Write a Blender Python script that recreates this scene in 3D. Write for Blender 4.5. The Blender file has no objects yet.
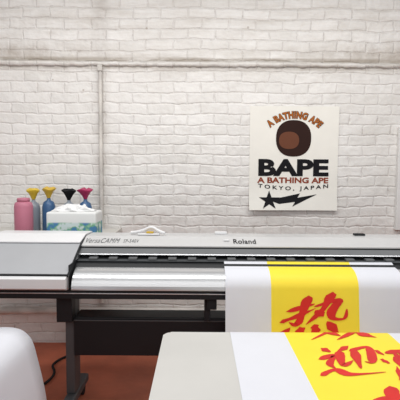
import bpy, bmesh, math, random
from mathutils import Vector, Matrix, Euler, noise as mnoise
random.seed(4)
SC=bpy.context.scene
COL=SC.collection
SC.view_settings.view_transform='Standard'

# ---------------------------------------------------------------- materials
def mat(name,col,rough=0.5,metal=0.0,var=0.04,scale=8,bump=0.0,trans=0.0,bscale=60,spec=.5):
    m=bpy.data.materials.new(name); m.use_nodes=True
    n=m.node_tree.nodes; l=m.node_tree.links
    b=n["Principled BSDF"]; b.inputs["Roughness"].default_value=rough
    b.inputs["Metallic"].default_value=metal
    b.inputs["Specular IOR Level"].default_value=spec
    b.inputs["Transmission Weight"].default_value=trans
    tc=n.new("ShaderNodeTexCoord"); no=n.new("ShaderNodeTexNoise")
    no.inputs["Scale"].default_value=scale; no.inputs["Detail"].default_value=4
    l.new(tc.outputs["Object"],no.inputs["Vector"])
    cr=n.new("ShaderNodeValToRGB")
    cr.color_ramp.elements[0].position=0.3; cr.color_ramp.elements[1].position=0.7
    cr.color_ramp.elements[0].color=tuple(max(0,c*(1-var)) for c in col)+(1,)
    cr.color_ramp.elements[1].color=tuple(min(1,c*(1+var)) for c in col)+(1,)
    l.new(no.outputs["Fac"],cr.inputs["Fac"]); l.new(cr.outputs["Color"],b.inputs["Base Color"])
    if bump>0:
        n2=n.new("ShaderNodeTexNoise"); n2.inputs["Scale"].default_value=bscale
        l.new(tc.outputs["Object"],n2.inputs["Vector"])
        bp=n.new("ShaderNodeBump"); bp.inputs["Strength"].default_value=bump; bp.inputs["Distance"].default_value=0.01
        l.new(n2.outputs["Fac"],bp.inputs["Height"]); l.new(bp.outputs["Normal"],b.inputs["Normal"])
    return m
M={}
M['paint']=mat('white_paint',(.60,.57,.53),.6,var=.25,bump=.4,scale=5)
M['paper']=mat('poster_paper',(.86,.84,.78),.7,var=.02,spec=.2)
M['ink']=mat('black_ink',(.008,.008,.010),.6,spec=.15)
M['brownink']=mat('rust_ink',(.42,.13,.025),.6,spec=.15)
M['brownred']=mat('rust_red_ink',(.27,.055,.025),.6,spec=.15)
M['dkbrown']=mat('dark_brown_ink',(.03,.012,.009),.6,spec=.15)
M['tan']=mat('brown_ink',(.15,.055,.03),.6,spec=.15)
M['casing']=mat('printer_casing',(.60,.60,.60),.35,metal=.2,var=.02)
M['casingd']=mat('printer_casing_grey',(.47,.48,.50),.35,metal=.3,var=.02)
M['lip']=mat('printer_lip',(.74,.74,.75),.4,var=.02)
M['smoke']=mat('smoked_cover',(.16,.165,.17),.25,var=.05)
M['dark']=mat('dark_plastic',(.012,.013,.015),.5,spec=.3)
M['roller']=mat('roller_grey',(.13,.135,.14),.5,spec=.3)
M['beam']=mat('black_steel',(.014,.014,.016),.5,spec=.25)
M['steel']=mat('steel',(.55,.56,.58),.3,metal=.8)
M['apron']=mat('apron_silver',(.64,.65,.66),.25,metal=.7,var=.01)
M['leg']=mat('grey_steel',(.07,.075,.08),.5)
M['vinyl']=mat('white_vinyl',(.69,.70,.75),.5,var=.01,spec=.25)
M['yellow']=mat('yellow_print',(.88,.70,.05),.5,var=.02,spec=.25)
M['red']=mat('red_print',(.62,.026,.022),.5,var=.08,spec=.25)
M['table']=mat('table_laminate',(.56,.55,.525),.5,var=.04,scale=3,spec=.3)
M['pink']=mat('pink_plastic',(.50,.17,.24),.5)
M['yel']=mat('yellow_cap',(.66,.46,.03),.4)
M['org']=mat('amber_cap',(.62,.40,.04),.4)
M['mag']=mat('magenta_cap',(.40,.02,.10),.4)
M['clear']=mat('cloudy_plastic',(.22,.25,.29),.3)
M['cyan']=mat('cyan_plastic',(.04,.11,.24),.35)
M['tissue']=mat('tissue',(.80,.80,.80),.8,bump=.4)
M['cream']=mat('white_board',(.80,.79,.77),.5)
M['shelf']=mat('shelf_board',(.6,.58,.54),.6)
M['rubber']=mat('rubber',(.015,.015,.015),.7,spec=.3)

def wall_mat():
    m=bpy.data.materials.new('painted_brick'); m.use_nodes=True
    n=m.node_tree.nodes; l=m.node_tree.links; b=n["Principled BSDF"]
    b.inputs["Roughness"].default_value=.38
    def noise(sc,det,rough,src):
        t=n.new("ShaderNodeTexNoise"); t.inputs["Scale"].default_value=sc; t.inputs["Detail"].default_value=det
        t.inputs["Roughness"].default_value=rough; l.new(src,t.inputs["Vector"]); return t
    def rng(src,a,b_,c,d):
        r=n.new("ShaderNodeMapRange"); r.inputs["From Min"].default_value=a; r.inputs["From Max"].default_value=b_
        r.inputs["To Min"].default_value=c; r.inputs["To Max"].default_value=d; l.new(src,r.inputs["Value"]); return r.outputs[0]
    def mth(op,a,b_):
        t=n.new("ShaderNodeMath"); t.operation=op
        for i,s in enumerate((a,b_)):
            if s is None: continue
            if isinstance(s,(int,float)): t.inputs[i].default_value=s
            else: l.new(s,t.inputs[i])
        return t.outputs[0]
    def mixc(f,a,col):
        x=n.new("ShaderNodeMix"); x.data_type='RGBA'; l.new(f,x.inputs[0]); l.new(a,x.inputs[6]); x.inputs[7].default_value=col; return x.outputs[2]
    tc=n.new("ShaderNodeTexCoord"); sp=n.new("ShaderNodeSeparateXYZ"); l.new(tc.outputs["Object"],sp.inputs[0])
    cb=n.new("ShaderNodeCombineXYZ"); l.new(sp.outputs["X"],cb.inputs["X"]); l.new(sp.outputs["Z"],cb.inputs["Y"])
    co=cb.outputs[0]
    def warp(scale,amt,src,det=5):
        nz=noise(scale,det,.55,co)
        sub=n.new("ShaderNodeVectorMath"); sub.operation='SUBTRACT'; sub.inputs[1].default_value=(.5,.5,.5); l.new(nz.outputs["Color"],sub.inputs[0])
        sc=n.new("ShaderNodeVectorMath"); sc.operation='SCALE'; sc.inputs["Scale"].default_value=amt; l.new(sub.outputs[0],sc.inputs[0])
        ad=n.new("ShaderNodeVectorMath"); l.new(src,ad.inputs[0]); l.new(sc.outputs[0],ad.inputs[1]); return ad.outputs[0]
    wv=warp(1.6,.06,warp(12,.032,co,3),2)
    br=n.new("ShaderNodeTexBrick"); l.new(wv,br.inputs["Vector"])
    br.inputs["Scale"].default_value=1; br.inputs["Brick Width"].default_value=.225; br.inputs["Row Height"].default_value=.085
    br.inputs["Mortar Size"].default_value=.011; br.inputs["Mortar Smooth"].default_value=1.0
    br.inputs["Color1"].default_value=(.84,.82,.795,1); br.inputs["Color2"].default_value=(.77,.75,.72,1)
    br.inputs["Mortar"].default_value=(.78,.755,.725,1)
    n3=noise(2.3,9,.75,co)
    c=mixc(rng(n3.outputs["Fac"],.48,.78,0,.55),br.outputs["Color"],(.60,.56,.51,1))
    n7=noise(16,5,.7,co)
    n9=noise(3,3,.6,co)
    fl=mth('MULTIPLY',rng(n7.outputs["Fac"],.52,.70,0,.9),rng(n9.outputs["Fac"],.42,.6,.1,1))
    c=mixc(mth('MULTIPLY',fl,mth('ADD',mth('MULTIPLY',br.outputs["Fac"],.75),.06)),c,(.33,.29,.26,1))
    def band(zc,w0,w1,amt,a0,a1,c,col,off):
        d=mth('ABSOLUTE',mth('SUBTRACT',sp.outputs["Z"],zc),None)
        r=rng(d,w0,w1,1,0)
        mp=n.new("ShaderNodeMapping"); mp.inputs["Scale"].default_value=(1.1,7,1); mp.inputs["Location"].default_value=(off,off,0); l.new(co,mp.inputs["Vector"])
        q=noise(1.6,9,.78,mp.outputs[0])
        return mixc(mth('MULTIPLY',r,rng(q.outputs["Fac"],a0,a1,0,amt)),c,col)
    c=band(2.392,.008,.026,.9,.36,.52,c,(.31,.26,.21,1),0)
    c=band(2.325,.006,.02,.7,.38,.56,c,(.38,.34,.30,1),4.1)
    c=band(2.37,.03,.16,.7,.40,.62,c,(.50,.46,.41,1),7.3)
    c=band(2.75,.02,.5,.6,.42,.68,c,(.50,.45,.39,1),3.1)
    q=noise(4,8,.75,co)
    def patch(xa,xb,zc,w,amt,c):
        xr=rng(sp.outputs["X"],xa,xb,0,1); zr=rng(mth('ABSOLUTE',mth('SUBTRACT',sp.outputs["Z"],zc),None),.02,w,1,0)
        return mixc(mth('MULTIPLY',mth('MULTIPLY',xr,zr),rng(q.outputs["Fac"],.38,.62,0,amt)),c,(.38,.32,.26,1))
    c=patch(.5,1.4,2.46,.13,.65,c)
    c=patch(-.6,-1.4,2.45,.11,.65,c)
    xr=rng(mth('ABSOLUTE',mth('ADD',sp.outputs["X"],.825),None),.015,.09,1,0)
    c=mixc(mth('MULTIPLY',xr,rng(q.outputs["Fac"],.42,.65,.15,.7)),c,(.45,.41,.37,1))
    vo=n.new("ShaderNodeTexVoronoi"); vo.inputs["Scale"].default_value=3.5; l.new(co,vo.inputs["Vector"])
    c=mixc(rng(vo.outputs["Distance"],.02,.04,.6,0),c,(.30,.23,.18,1))
    l.new(c,b.inputs["Base Color"])
    n6=noise(14,4,.5,co)
    n8=noise(5,3,.5,co)
    h=mth('SUBTRACT',mth('ADD',mth('MULTIPLY',n6.outputs["Fac"],1.1),mth('MULTIPLY',n8.outputs["Fac"],1.7)),mth('MULTIPLY',br.outputs["Fac"],.45))
    bp=n.new("ShaderNodeBump"); bp.inputs["Strength"].default_value=.65; bp.inputs["Distance"].default_value=.013
    l.new(h,bp.inputs["Height"]); l.new(bp.outputs["Normal"],b.inputs["Normal"])
    return m
M['brick']=wall_mat()
M['floor']=mat('worn_red_floor',(.50,.14,.075),.6,var=.18,scale=4,bump=.2,bscale=25)

def tissuebox_mat():
    m=bpy.data.materials.new('printed_carton'); m.use_nodes=True
    n=m.node_tree.nodes; l=m.node_tree.links; b=n["Principled BSDF"]; b.inputs["Roughness"].default_value=.6
    tc=n.new("ShaderNodeTexCoord"); sp=n.new("ShaderNodeSeparateXYZ"); l.new(tc.outputs["Object"],sp.inputs[0])
    no=n.new("ShaderNodeTexNoise"); no.inputs["Scale"].default_value=20; no.inputs["Detail"].default_value=2
    l.new(tc.outputs["Object"],no.inputs["Vector"])
    cr=n.new("ShaderNodeValToRGB"); e=cr.color_ramp.elements
    e[0].position=.42; e[0].color=(.07,.22,.42,1); e[1].position=.60; e[1].color=(.60,.70,.70,1)
    x=e.new(.51); x.color=(.18,.44,.24,1)
    l.new(no.outputs["Fac"],cr.inputs["Fac"])
    mr=n.new("ShaderNodeMapRange"); mr.inputs["From Min"].default_value=1.105; mr.inputs["From Max"].default_value=1.115
    l.new(sp.outputs["Z"],mr.inputs["Value"])
    mx=n.new("ShaderNodeMix"); mx.data_type='RGBA'; l.new(mr.outputs[0],mx.inputs[0])
    l.new(cr.outputs["Color"],mx.inputs[6]); mx.inputs[7].default_value=(.76,.77,.76,1)
    l.new(mx.outputs[2],b.inputs["Base Color"]); return m
M['carton']=tissuebox_mat()

# ---------------------------------------------------------------- helpers
def obj(name,verts,faces,mats,parent=None,smooth=False,fmat=None):
    me=bpy.data.meshes.new(name); me.from_pydata([tuple(v) for v in verts],[],faces)
    if not isinstance(mats,(list,tuple)): mats=[mats]
    for m in mats: me.materials.append(M[m])
    if fmat: 
        for p,i in zip(me.polygons,fmat): p.material_index=i
    if smooth:
        for p in me.polygons: p.use_smooth=True
    me.update(); o=bpy.data.objects.new(name,me); COL.objects.link(o)
    if parent: o.parent=parent
    return o
def top(o,label,cat,group=None):
    o["label"]=label; o["category"]=cat
    if group: o["group"]=group
    return o
def struct(o): o["kind"]="structure"; return o
def empty(name,loc=(0,0,0)):
    e=bpy.data.objects.new(name,None); COL.objects.link(e); e.empty_display_size=.05
    return e
def frombm(name,bm,mats,parent=None,smooth=False):
    bmesh.ops.recalc_face_normals(bm,faces=bm.faces[:])
    me=bpy.data.meshes.new(name); bm.to_mesh(me); bm.free()
    if not isinstance(mats,(list,tuple)): mats=[mats]
    for m in mats: me.materials.append(M[m])
    if smooth:
        for p in me.polygons: p.use_smooth=True
    o=bpy.data.objects.new(name,me); COL.objects.link(o)
    if parent: o.parent=parent
    return o
def addbox(bm,x0,x1,y0,y1,z0,z1,bev=0):
    r=bmesh.ops.create_cube(bm,size=1)
    vs=r['verts']
    for v in vs:
        v.co=Vector(((x0+x1)/2+v.co.x*(x1-x0),(y0+y1)/2+v.co.y*(y1-y0),(z0+z1)/2+v.co.z*(z1-z0)))
    if bev>0:
        es=list({e for v in vs for e in v.link_edges})
        bmesh.ops.bevel(bm,geom=es,offset=bev,segments=2,affect='EDGES',profile=.5)
def box(name,x0,x1,y0,y1,z0,z1,m,parent=None,bev=.003):
    bm=bmesh.new(); addbox(bm,x0,x1,y0,y1,z0,z1,bev); return frombm(name,bm,m,parent)
def extr(name,prof,x0,x1,m,parent=None,bev=.004,smooth=False):
    bm=bmesh.new()
    a=[bm.verts.new((x0,y,z)) for y,z in prof]; b=[bm.verts.new((x1,y,z)) for y,z in prof]
    k=len(prof); bm.faces.new(a); bm.faces.new(b[::-1])
    for i in range(k): bm.faces.new([a[i],b[i],b[(i+1)%k],a[(i+1)%k]])
    bmesh.ops.recalc_face_normals(bm,faces=bm.faces[:])
    if bev: bmesh.ops.bevel(bm,geom=bm.edges[:],offset=bev,segments=2,affect='EDGES',profile=.5)
    return frombm(name,bm,m,parent,smooth)
def lathe(name,prof,cx,cy,m,parent=None,seg=28):
    verts=[];faces=[];k=len(prof)
    for i in range(seg):
        a=2*math.pi*i/seg
        for r,z in prof: verts.append((cx+r*math.cos(a),cy+r*math.sin(a),z))
    for i in range(seg):
        j=(i+1)%seg
        for q in range(k-1): faces.append((i*k+q,j*k+q,j*k+q+1,i*k+q+1))
    faces.append(tuple(i*k for i in range(seg))[::-1]); faces.append(tuple(i*k+k-1 for i in range(seg)))
    o=obj(name,verts,faces,m,parent)
    for p in o.data.polygons: p.use_smooth=len(p.vertices)==4
    return o
def tube(name,pts,r,m,parent=None,spline='POLY',res=6):
    cu=bpy.data.curves.new(name,'CURVE'); cu.dimensions='3D'; cu.bevel_depth=r; cu.bevel_resolution=res; cu.use_fill_caps=True
    s=cu.splines.new(spline)
    s.points.add(len(pts)-1)
    for p,c in zip(s.points,pts): p.co=tuple(c)+(1,)
    if spline=='NURBS': s.use_endpoint_u=True; s.order_u=3; s.resolution_u=8
    t=bpy.data.objects.new('tmp',cu); COL.objects.link(t)
    dg=bpy.context.evaluated_depsgraph_get(); me=bpy.data.meshes.new_from_object(t.evaluated_get(dg))
    me.name=name; me.materials.clear(); me.materials.append(M[m])
    for p in me.polygons: p.use_smooth=True
    bpy.data.objects.remove(t); o=bpy.data.objects.new(name,me); COL.objects.link(o)
    if parent: o.parent=parent
    return o
def textgeo(s,offset=0.0,shear=0.0,spacing=1.0):
    cu=bpy.data.curves.new('t','FONT'); cu.body=s; cu.size=1; cu.offset=offset; cu.shear=shear; cu.space_character=spacing
    cu.resolution_u=4
    t=bpy.data.objects.new('tmp',cu); COL.objects.link(t)
    dg=bpy.context.evaluated_depsgraph_get(); me=bpy.data.meshes.new_from_object(t.evaluated_get(dg))
    v=[(a.co.x,a.co.y) for a in me.vertices]; f=[tuple(p.vertices) for p in me.polygons]
    bpy.data.objects.remove(t); bpy.data.meshes.remove(me); return v,f
def fit(v,x0,x1,y0,y1):
    if not v: return v
    ax=min(p[0] for p in v);bx=max(p[0] for p in v);ay=min(p[1] for p in v);by=max(p[1] for p in v)
    return [(x0+(p[0]-ax)/(bx-ax)*(x1-x0), y0+(p[1]-ay)/(by-ay)*(y1-y0)) for p in v]
def catmull(pts,n=5):
    out=[];D=len(pts[0])
    for i in range(len(pts)-1):
        p0=pts[max(i-1,0)];p1=pts[i];p2=pts[i+1];p3=pts[min(i+2,len(pts)-1)]
        for k in range(n):
            t=k/n; out.append(tuple(.5*((2*p1[j])+(-p0[j]+p2[j])*t+(2*p0[j]-5*p1[j]+4*p2[j]-p3[j])*t*t+(-p0[j]+3*p1[j]-3*p2[j]+p3[j])*t**3) for j in range(D)))
    out.append(tuple(pts[-1])); return out

# ---------------------------------------------------------------- setting
struct(box('wall_back',-3.2,3.2,0,.15,0,3.3,'brick',bev=0))
struct(box('floor',-3.2,3.2,-5.2,.15,-.1,0,'floor',bev=0))
random.seed(11)
vs=[];fs=[];n=260
for i in range(n+1):
    x=-3.15+6.3*i/n
    t=2.374+random.uniform(-.006,.006)+.006*math.sin(x*3); b_=2.340+random.uniform(-.005,.005)
    d=.018+random.uniform(-.004,.004)
    vs+=[(x,-.001,t+.006),(x,-d,t),(x,-d-.003,(t+b_)/2),(x,-d,b_),(x,-.001,b_-.004)]
for i in range(n):
    for k in range(4):
        a=i*5+k; fs.append((a,a+1,a+6,a+5))
struct(obj('trim_1',vs,fs,'brick',smooth=True))

e=empty('electrical_conduit'); top(e,"grimy white painted conduit dropping down the brick wall from a junction","pipe")
tube('conduit_pipe',[(-.825,-.020,2.31),(-.825,-.020,.36)],.016,'paint',e)
box('junction_fitting',-.845,-.805,-.045,-.022,2.29,2.34,'paint',e,bev=.006)
c=tube('heating_pipe',[(-3.1,-.06,.30),(3.1,-.06,.30)],.03,'paint'); top(c,"white painted pipe along the foot of the brick wall","pipe")
for x in (-2.2,-1.1,0.1,1.3,2.4): box('pipe_bracket',x,x+.03,-.09,-.001,.0,.34,'paint',c)
c=box('wall_panel',1.638,2.0,-.04,-.001,1.0,1.86,'cream'); top(c,"white board fixed to the painted brick wall","panel")

# ---------------------------------------------------------------- poster
K=3.59/429
def px(u): return (u-200)*K
def pz(v): return 1.49-(v-170)*K
def pdepth(x,z):
    u=(x-px(249))/(px(337)-px(249)); w=(z-pz(209))/(pz(105)-pz(209))
    return -.005-.018*max(0,1-abs(w)*4)**2*(1+1.2*(1-u)) -.004*math.sin(u*5)**2-.010*max(0,u-.9)*10*abs(w-.5)
NX,NZ=22,26; vs=[];fs=[]
X0,X1,Z0,Z1=px(249),px(337),pz(209.5),pz(106.5)
for j in range(NZ+1):
    for i in range(NX+1):
        u=i/NX; w=j/NZ
        x=X0+(X1-X0)*u; z=Z0+(Z1-Z0)*w
        vs.append((x,pdepth(x,z),z))
for j in range(NZ):
    for i in range(NX):
        a=j*(NX+1)+i; fs.append((a,a+1,a+NX+2,a+NX+1))
poster=obj('wall_poster',vs,fs,'paper',smooth=True)
top(poster,"white paper poster with black and rust lettering on brick wall","poster")
def onposter(name,v,f,m,lift=.0025,lab=None):
    bm=bmesh.new(); bv=[bm.verts.new((a,0,b)) for a,b in v]
    for q in f:
        try: bm.faces.new([bv[i] for i in q])
        except ValueError: pass
    bm.normal_update()
    bmesh.ops.triangulate(bm,faces=bm.faces[:],quad_method='FIXED',ngon_method='EAR_CLIP')
    lo=min(a for a,b in v);hi=max(a for a,b in v);zl=min(b for a,b in v);zh=max(b for a,b in v)
    for i in range(1,NX):
        x=X0+(X1-X0)*i/NX
        if lo<x<hi: bmesh.ops.bisect_plane(bm,geom=bm.verts[:]+bm.edges[:]+bm.faces[:],plane_co=(x,0,0),plane_no=(1,0,0))
    for j in range(1,NZ):
        z=Z0+(Z1-Z0)*j/NZ
        if zl<z<zh: bmesh.ops.bisect_plane(bm,geom=bm.verts[:]+bm.edges[:]+bm.faces[:],plane_co=(0,0,z),plane_no=(0,0,1))
    for q in bm.verts: q.co.y=pdepth(q.co.x,q.co.z)-lift
    me=bpy.data.meshes.new(name); bm.to_mesh(me); bm.free(); me.materials.append(M[m])
    o=bpy.data.objects.new(name,me); COL.objects.link(o); o.parent=poster
    if lab:o["label"]=lab
    return o
v,f=textgeo("BAPE",.045); onposter('lettering',fit(v,px(258),px(328),pz(175.5),pz(158.5)),f,'ink',lab="heavy black capitals")
v,f=textgeo("A BATHING APE",.035); onposter('lettering',fit(v,px(257),px(328),pz(182.5),pz(176.7)),f,'brownred',lab="rust brown capitals")
v,f=textgeo("TOKYO, JAPAN",.02,spacing=1.5); v=fit(v,px(258),px(328),0,5.0*K)
v=[(x,z+pz(191)-.022*math.sin((x-px(258))/(px(328)-px(258))*math.pi)**1+.024) for x,z in v]
onposter('lettering',v,f,'ink',lab="thin black capitals on a curve")
def arc(off,lift,m,lab):
    v,f=textgeo("A BATHING APE",off,0,1.10)
    L=52*K; R=34*K; g=off*.08
    v=fit(v,-L/2-g,L/2+g,-g*.5,7.2*K+g*.5); cx,cz=px(293),pz(151)
    vv=[]
    for x,z in v:
        a=x/R; r=R+z; vv.append((cx+r*math.sin(a),cz+r*math.cos(a)*.96))
    onposter('lettering',vv,f,m,lift,lab)
arc(.085,.002,'ink',"black outline behind arched capitals"); arc(.035,.0032,'brownink',"orange-brown arched capitals")
def blob(cx,cy,pts,n=48):
    out=[]
    for i in range(n):
        a=2*math.pi*i/n; rx,ry,p=pts
        ca,sa=math.cos(a),math.sin(a)
        out.append((px(cx+rx*math.copysign(abs(ca)**p,ca)),pz(cy-ry*math.copysign(abs(sa)**p,sa))))
    return out,[tuple(range(n))]
v,f=blob(292.5,138,(17.5,18,.85)); onposter('emblem',v,f,'dkbrown',.0025,"dark brown rounded emblem")
v,f=blob(288,140,(10,8.5,.85)); onposter('emblem_patch',v,f,'tan',.0035,"mid brown oval patch")
sp_=[]
for i in range(10):
    r=10.8 if i%2==0 else 4.1; a=math.pi/2-i*math.pi/5
    sp_.append((269+r*math.cos(a),199.8-r*math.sin(a)*.92))
bolt=[(sp_[1][0],sp_[1][1]),(281,196.8),(300,192.6),(297.5,197.0),(317,193.4),(292,205.8),(295,201.0),(279,203.2),(sp_[3][0],sp_[3][1])]
out=[sp_[0]]+bolt+sp_[4:]
v=[(px(x),pz(y)) for x,y in out]; onposter('emblem',v,[tuple(range(len(v)))],'ink',.0027,"black star trailing into a lightning bolt")

# ---------------------------------------------------------------- printer
P=empty('wide_format_printer'); top(P,"grey and white wide format inkjet printer on a black steel stand","printer")
XL,XR=-.725,1.72
extr('body',[(-.70,.80),(-.70,1.055),(-.86,1.055),(-.86,.955),(-.99,.945),(-1.12,.94),(-1.19,.87),(-1.19,.80)],XL,XR,'dark',P,bev=.003)
extr('top_cover',[(-.70,1.057),(-.72,1.064),(-.88,1.066),(-1.0,1.026),(-1.0,1.017),(-.88,1.0565)],XL,XR,'casing',P,bev=.0015)
extr('cover_shadow_gap',[(-1.0,1.0165),(-1.004,1.014),(-1.002,1.010),(-.99,1.010)],XL,XR,'dark',P,bev=0)
extr('front_cover',[(-1.004,1.010),(-1.045,.985),(-1.04,.978),(-.997,1.002)],XL,XR,'smoke',P,bev=.001)
box('carriage_rail',XL,XR,-.93,-.88,.985,1.000,'leg',P)
extr('platen',[(-.90,.9565),(-1.09,.9465),(-1.09,.950),(-.90,.96)],XL,XR,'leg',P,bev=0)
extr('cover_handle',[(-1.046,.984),(-1.052,.979),(-1.048,.975),(-1.041,.978)],XL,XR,'steel',P,bev=0)
for i in range(20):
    x=-.66+i*.118
    box('pinch_roller',x,x+.05,-1.08,-1.03,.952,.966,'roller',P)
prof=[]
for i in range(11):
    a=math.radians(90-90*i/10); prof.append((-1.13-.125*math.cos(a),.825+.098*math.sin(a)))
prof+= [(-1.255,.818),(-1.195,.818),(-1.195,.872),(-1.125,.928)]
o=extr('front_apron',prof,XL+.012,XR,'apron',P,bev=0)
box('lower_rail',-1.30,XR,-1.235,-1.10,.762,.815,'dark',P)
box('lower_rail_trim',-1.30,XR,-1.239,-1.2352,.792,.797,'steel',P,bev=.001)
extr('end_cover',[(-.70,.818),(-.70,1.06),(-.86,1.066),(-1.0,1.034),(-1.27,.905),(-1.27,.86),(-1.25,.818)],-1.325,-.732,'casingd',P,bev=.0015)
extr('end_cover_lid',[(-.70,1.0615),(-.86,1.068),(-1.0,1.038),(-1.0,1.046),(-.86,1.077),(-.70,1.071)],-1.325,-.732,'lip',P,bev=.0015)
extr('cover_seam',[(-1.001,1.033),(-1.008,1.030),(-1.006,1.026),(-.99,1.028)],-1.325,-.731,'dark',P,bev=0)
extr('end_cover_lip',[(-1.2715,.900),(-1.30,.890),(-1.30,.835),(-1.2715,.822)],-1.325,-.732,'lip',P,bev=.002)
extr('end_cover_seam',[(-1.265,.911),(-1.2745,.907),(-1.274,.9012),(-1.265,.902)],-1.325,-.731,'dark',P,bev=0)
box('side_gasket',-.7315,-.7255,-1.24,-.86,.83,.955,'dark',P,bev=0)
extr('side_trim',[(-.86,1.067),(-1.0,1.036),(-1.272,.906),(-1.272,.895),(-1.0,1.025),(-.86,1.055)],-.7315,-.7235,'dark',P,bev=0)
extr('end_cover',[(-.70,.826),(-.70,1.06),(-.86,1.066),(-1.0,1.034),(-1.27,.92),(-1.27,.87),(-1.25,.826)],XR+.003,2.05,'casingd',P,bev=.006)
box('stand_beam',-.748,1.578,-1.10,-.95,.375,.610,'beam',P,bev=.006)
box('beam_trim',-.745,1.575,-1.106,-1.1005,.589,.596,'leg',P,bev=.001)
for x in (-.775,1.605):
    box('stand_leg',x-.03,x+.025,-1.08,-.96,.126,.761,'leg',P,bev=.006)
    box('stand_foot',x-.03,x+.035,-1.45,-.80,.075,.125,'leg',P,bev=.01)
    for y in (-1.4,-.85):
        bm=bmesh.new(); r=bmesh.ops.create_cone(bm,cap_ends=True,segments=20,radius1=.036,radius2=.036,depth=.03)
        bmesh.ops.rotate(bm,verts=bm.verts[:],cent=(0,0,0),matrix=Matrix.Rotation(math.pi/2,3,'Y'))
        bmesh.ops.translate(bm,verts=bm.verts[:],vec=(x,y,.037)); frombm('caster',bm,'rubber',P)
box('media_bracket',.03,.065,-1.16,-1.06,.611,.76,'beam',P)
box('media_bracket',.045,.10,-1.19,-1.161,.69,.75,'dark',P)
box('media_bracket',-.83,-.74,-1.16,-1.085,.60,.76,'dark',P)
A=Vector((0,-.88,1.066)); B=Vector((0,-1.0,1.026)); D=(A-B).normalized()
N=Vector((0,-D.z,D.y)).normalized()
def oncover(s,x0,x1,t0,t1,m,off=.0,shear=0,h=.0015,sp=1.0):
    v,f=textgeo(s,off,shear,sp); v=fit(v,x0,x1,t0,t1)
    obj('lettering',[Vector((x,0,0))+B+D*t+N*h for x,t in v],f,m,P)
oncover("VersaCAMM",-.71,-.50,.030,.092,'leg',.0,.25,.0015,1.12)
oncover("SP-540V",-.475,-.38,.036,.080,'leg',.0,0,.0015,1.15)
oncover("Roland",.21,.35,.030,.090,'ink',.015,0,.002,1.06)
box('sticker',.15,.185,-.945,-.925,1.0475,1.056,'lip',P,bev=.001)
box('sensor_block',.10,.18,-.78,-.74,1.0655,1.081,'lip',P)
box('latch',1.02,1.09,-.80,-.76,1.0655,1.078,'dark',P)

# ---------------------------------------------------------------- banner
TZ=.731
path=[(-1.085,.9515),(-1.13,.9305)]
for i in range(1,11):
    a=math.radians(90-90*i/10); path.append((-1.13-.131*math.cos(a),.825+.104*math.sin(a)))
for t in range(1,13): path.append((-1.261-.004*t,.825-.027*t))
for i in range(1,17):
    a=math.pi*i/16; path.append((-1.309-.156*(1-math.cos(a)), .501-.13*math.sin(a)))
path+=[(-1.621,.56),(-1.621,.64),(-1.621,.70),(-1.624,TZ-.008),(-1.632,TZ+.001),(-1.65,TZ+.0025)]
for i in range(1,12): path.append((-1.65-.09*i,TZ+.0015))
cum=[0]
for i in range(1,len(path)): cum.append(cum[-1]+math.dist(path[i],path[i-1]))
def S(s):
    s=max(0,min(cum[-1]-1e-6,s))
    for i in range(1,len(cum)):
        if s<=cum[i]:
            t=(s-cum[i-1])/(cum[i]-cum[i-1]); a,b=path[i-1],path[i]
            dy,dz=b[0]-a[0],b[1]-a[1]; L=math.hypot(dy,dz)
            return a[0]+dy*t,a[1]+dz*t,dz/L,-dy/L
xs=[.145,.398,.885,1.14]; vs=[];fs=[];fm=[]
for (y,z) in path:
    for x in xs: vs.append((x,y,z))
for i in range(len(path)-1):
    for k in range(3):
        a=i*4+k; fs.append((a,a+1,a+5,a+4)); fm.append(1 if k==1 else 0)
banner=obj('printed_banner',vs,fs,['vinyl','yellow'],smooth=True,fmat=fm)
top(banner,"white and yellow vinyl banner with red brush characters","banner")
CH={
'a':[[(.0,.76),(.42,.86)],[(.25,1.06),(.26,.70),(.24,.38),(.08,.46)],[(-.04,.50),(.20,.60),(.46,.74)],
     [(.46,.80),(.80,.88),(.77,.62),(.84,.42),(1.04,.38),(1.02,.62)],[(.65,1.08),(.60,.70),(.40,.34)],[(.50,.66),(.66,.50)],
     [(.12,.28),(-.04,.0)],[(.32,.26),(.41,.02)],[(.56,.28),(.66,.03)],[(.78,.32),(1.04,-.02)]],
'b':[[(.03,.78),(.40,.84),(.30,.48),(.02,.10)],[(.10,.66),(.25,.42),(.46,.18)],[(.62,1.0),(.57,.76),(.44,.58)],
     [(.56,.78),(.96,.84),(.86,.62)],[(.73,.68),(.66,.35),(.40,.02)],[(.68,.44),(.80,.20),(1.0,.02)]],
'c':[[(.08,.98),(.22,.84)],[(.0,.62),(.26,.70),(.14,.44),(.22,.26)],[(-.04,.10),(.2,.22),(.45,.05),(1.06,.04)],
     [(.57,1.0),(.36,.84)],[(.38,.82),(.37,.36),(.58,.48)],[(.62,.84),(.97,.92),(.92,.40),(.78,.42)],[(.67,.88),(.66,.20)]],
'd':[[(.06,.96),(.20,.82)],[(.0,.66),(.14,.56)],[(.02,.06),(.14,.26),(.24,.46)],[(.30,.88),(1.0,.96)],[(.38,.68),(.39,.04)],
     [(.38,.68),(.94,.73),(.91,.04)],[(.54,.88),(.50,.42)],[(.72,.90),(.73,.50),(.86,.46)],[(.42,.27),(.86,.30)],[(.40,.08),(.88,.09)]]}
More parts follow.
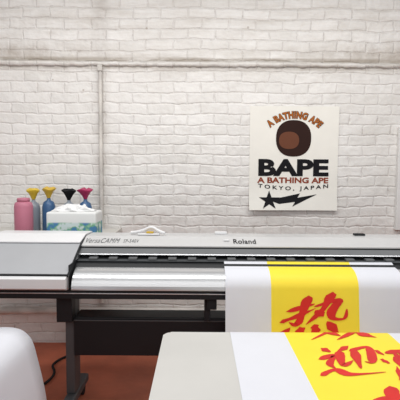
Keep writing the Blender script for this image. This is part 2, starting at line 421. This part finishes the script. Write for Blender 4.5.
def brush(key,x0,x1,s0,s1,w=.17,sl=.20,sh=.28):
    bm=bmesh.new()
    for si,st in enumerate(CH[key]):
        p=catmull(st,8); k=len(p); L=[];
        for i,q in enumerate(p):
            a=p[max(0,i-1)];b_=p[min(k-1,i+1)]
            dx,dy=b_[0]-a[0],b_[1]-a[1]; m=math.hypot(dx,dy) or 1; nx,ny=-dy/m,dx/m
            t=i/(k-1)
            ww=w*.5*(.80+.55*math.sin(t*5+si)**2)*(min(1,.7+t*5))*(min(1,.10+(1-t)*2.2))
            ww*=1-.30*abs(dx)/m+.03*math.sin(i*9)
            L.append(((q[0]+nx*ww,q[1]+ny*ww),(q[0]-nx*ww,q[1]-ny*ww)))
        a0,a1=L[0]; c0=((a0[0]+a1[0])/2,(a0[1]+a1[1])/2); d=(p[0][0]-p[1][0],p[0][1]-p[1][1]); m=math.hypot(*d) or 1
        tip=(c0[0]+d[0]/m*w*.35,c0[1]+d[1]/m*w*.35)
        def V(q):
            x,y=q; y=y+sl*(x-.5); x=x+sh*(y-.5)
            v=bm.verts.new((x0+(x1-x0)*x,-(s1+(s0-s1)*y),si*.00012)); return v
        vl=[V(a) for a,b_ in L]; vr=[V(b_) for a,b_ in L]; vt=V(tip)
        bm.faces.new([vt,vl[0],vr[0]])
        for i in range(k-1): bm.faces.new([vl[i],vl[i+1],vr[i+1],vr[i]])
    for c_ in cum:
        if s0-.1<c_<s1+.1:
            bmesh.ops.bisect_plane(bm,geom=bm.verts[:]+bm.edges[:]+bm.faces[:],plane_co=(0,-c_,0),plane_no=(0,1,0))
    for q in bm.verts:
        y,z,ny,nz=S(-q.co.y); lf=.0018+q.co.z
        q.co=Vector((q.co.x,y+ny*lf,z+nz*lf))
    me=bpy.data.meshes.new('lettering'); bm.to_mesh(me); bm.free(); me.materials.append(M['red'])
    o=bpy.data.objects.new('lettering',me); COL.objects.link(o); o.parent=banner; o["label"]="red brush-style character"
h0=cum[12]+.0
brush('a',.48,.79,h0+.01,h0+.225,.145)
tE=cum[path.index((-1.65,TZ+.0025))]
brush('b',.54,.84,tE-.19,tE+.075,.145)
brush('c',.49,.71,tE+.15,tE+.41,.15,.14,.20)
brush('d',.735,.88,tE+.17,tE+.46,.14,.05,.04)
brush('a',.56,.84,tE+.50,tE+.76,.145)

# ---------------------------------------------------------------- main table
T=empty('folding_table'); top(T,"off-white laminate folding table with rounded corners","table")
def rrect(x0,x1,y0,y1,r,n=6):
    out=[]
    for cx_,cy_,a0 in ((x1-r,y1-r,0),(x0+r,y1-r,90),(x0+r,y0+r,180),(x1-r,y0+r,270)):
        for i in range(n+1):
            a=math.radians(a0+90*i/n); out.append((cx_+r*math.cos(a),cy_+r*math.sin(a)))
    return out
def slab(name,x0,x1,y0,y1,z0,z1,r,m,parent,bev=.008):
    bm=bmesh.new(); R=rrect(x0,x1,y0,y1,r)
    a=[bm.verts.new((x,y,z0)) for x,y in R]; b=[bm.verts.new((x,y,z1)) for x,y in R]; k=len(R)
    bm.faces.new(a[::-1]); ft=bm.faces.new(b)
    for i in range(k): bm.faces.new([a[i],a[(i+1)%k],b[(i+1)%k],b[i]])
    bmesh.ops.bevel(bm,geom=list(ft.edges),offset=bev,segments=3,affect='EDGES',profile=.5)
    return frombm(name,bm,m,parent)
slab('table_top',-.165,1.65,-2.62,-1.634,TZ-.045,TZ,.035,'table',T)
for x in (.02,1.45):
    for y in (-2.45,-1.82):
        tube('leg',[(x,y,TZ-.046),(x,y,.0)],.015,'leg',T)

# ---------------------------------------------------------------- side table with draped sheet
W=empty('side_table'); top(W,"work table covered by a sheet of white vinyl","table")
slab('table_top',-1.9,-.90,-2.7,-1.75,.72,.76,.02,'table',W)
for x in (-1.82,-.98):
    for y in (-2.62,-1.83):
        tube('leg',[(x,y,.719),(x,y,0)],.018,'leg',W)
pr=[(-1.85,.765),(-1.2,.765),(-.95,.767),(-.88,.772),(-.82,.765),(-.78,.74),(-.755,.70),(-.735,.62),(-.715,.53),(-.70,.44),(-.69,.32),(-.68,.2),(-.675,.1)]
pr=catmull(pr); vs=[];fs=[];NY=10
for j in range(NY+1):
    y=-1.70-.95*j/NY
    for x,z in pr:
        vs.append((x+.012*math.sin(j*1.1)*(1 if z<.72 else 0)*(.8-z),y,z))
k=len(pr)
for j in range(NY):
    for i in range(k-1): a=j*k+i; fs.append((a,a+1,a+k+1,a+k))
o=obj('vinyl_sheet',vs,fs,'vinyl',smooth=True); top(o,"plain white vinyl sheet draped over the edge of a work table","vinyl sheet")
md=o.modifiers.new('s','SOLIDIFY'); md.thickness=.003; md.offset=0

# ---------------------------------------------------------------- shelf and supplies
Sh=box('wall_shelf',-1.75,-.66,-.62,-.001,.965,.998,'shelf'); top(Sh,"pale shelf board on the wall behind the printer","shelf")
B1=lathe('squeeze_bottle',[(.056,1.0),(.065,1.012),(.066,1.10),(.066,1.215),(.060,1.24),(.044,1.250)],-1.300,-.45,'pink'); top(B1,"pink plastic squeeze bottle standing on the shelf","bottle")
lathe('cap',[(.044,1.2505),(.046,1.263),(.044,1.275),(.02,1.278)],-1.300,-.45,'pink',B1)
def ink(x,cap,body,lab,y=-.22,h=0,s=1.0):
    o=lathe('ink_bottle',[(.045,1.0),(.05,1.01),(.05,1.20+h),(.04,1.235+h),(.016,1.25+h),(.014,1.265+h)],x,y,body); top(o,lab,"bottle","ink refill bottles on the shelf")
    q=lathe('nozzle_cap',[(.012,1.2655+h),(.014,1.27+h),(.020,1.285+h),(.040*s,1.318+h),(.058*s,1.335+h),(.058*s,1.342+h),(.044,1.346+h),(.03,1.352+h)],x,y,cap,o)
    for v in q.data.vertices:
        t=max(0,(v.co.z-(1.29+h))/.06); a=math.atan2(v.co.y-y,v.co.x-x)
        v.co.z+=t*.006*math.sin(3*a+x*20); v.co.x+=t*.006*math.sin(2*a+x*31)
ink(-1.315,'yel','clear',"cloudy plastic ink bottle with a yellow flared cap",h=-.018,s=.85)
ink(-1.195,'org','cyan',"blue plastic ink bottle with an amber flared cap",h=-.006,s=.9)
ink(-1.035,'ink','clear',"cloudy plastic ink bottle with a black flared cap",h=-.02,s=.95)
ink(-.905,'mag','cyan',"blue plastic ink bottle with a magenta flared cap",h=-.012,s=1.05)
TB=box('tissue_box',-1.09,-.735,-.58,-.38,.9985,1.185,'carton',bev=.012); top(TB,"white tissue box with blue and green printed base","tissue box")
vs=[];fs=[];n=24
for j in range(7):
    for i in range(n):
        a=2*math.pi*i/n; r=(1-(j/6)**1.6*.55)*(1+.2*math.sin(i*1.7+j))
        vs.append((-.92+.14*r*math.cos(a),-.48+.06*r*math.sin(a),1.186+.038*j/6*(1+.4*math.sin(i*1.9))))
for j in range(6):
    for i in range(n): fs.append((j*n+i,j*n+(i+1)%n,(j+1)*n+(i+1)%n,(j+1)*n+i))
fs.append(tuple(range(6*n,7*n)))
obj('tissue',vs,fs,'tissue',TB,smooth=False)

# pale hand tool: flat blade, bent handle, amber grip
H=box('hand_scraper',-.40,-.26,-.86,-.81,1.068,1.0785,'lip',bev=.004); top(H,"pale plastic hand scraper with amber grip lying on the printer","tool")
tube('handle',[(-.45,-.81,1.078),(-.41,-.82,1.082),(-.36,-.83,1.098),(-.325,-.83,1.117),(-.295,-.83,1.112),(-.27,-.84,1.094),(-.225,-.86,1.082)],.010,'lip',H,'NURBS')
box('grip',-.345,-.30,-.855,-.815,1.079,1.090,'org',H,bev=.003)

pts=[(-1.35,-.25,.012),(-1.2,-.5,.012),(-1.28,-.72,.012),(-1.1,-.85,.012),(-1.02,-.6,.012),(-1.15,-.4,.012),(-.98,-.22,.012)]
o=tube('power_cable',pts,.009,'rubber',None,'NURBS'); top(o,"black power cable coiled on the terracotta floor","cable")

# ---------------------------------------------------------------- lights
def area(loc,rot,sx,sy,e,col):
    L=bpy.data.lights.new('area_light','AREA'); L.shape='RECTANGLE'; L.size=sx; L.size_y=sy; L.energy=e; L.color=col
    o=bpy.data.objects.new('area_light',L); COL.objects.link(o); o.location=loc; o.rotation_euler=rot; return o
area((0,-1.6,3.3),(0,0,0),4.5,.8,77,(1,.985,.965))
area((0,-4.6,2.8),(math.radians(66),0,0),4.5,1.5,44,(1,.985,.975))
w=bpy.data.worlds.new('w'); SC.world=w; w.use_nodes=True
w.node_tree.nodes['Background'].inputs[0].default_value=(.97,.98,1,1); w.node_tree.nodes['Background'].inputs[1].default_value=.33

# ---------------------------------------------------------------- camera
cd=bpy.data.cameras.new('camera'); cam=bpy.data.objects.new('camera',cd); COL.objects.link(cam)
cd.sensor_width=36; cd.lens=36*429/400
cam.location=(0,-3.6,1.49)
R=Euler((math.radians(86),0,0)).to_matrix() @ Matrix.Rotation(math.radians(.4),3,'Z')
cam.rotation_euler=R.to_euler()
SC.camera=cam
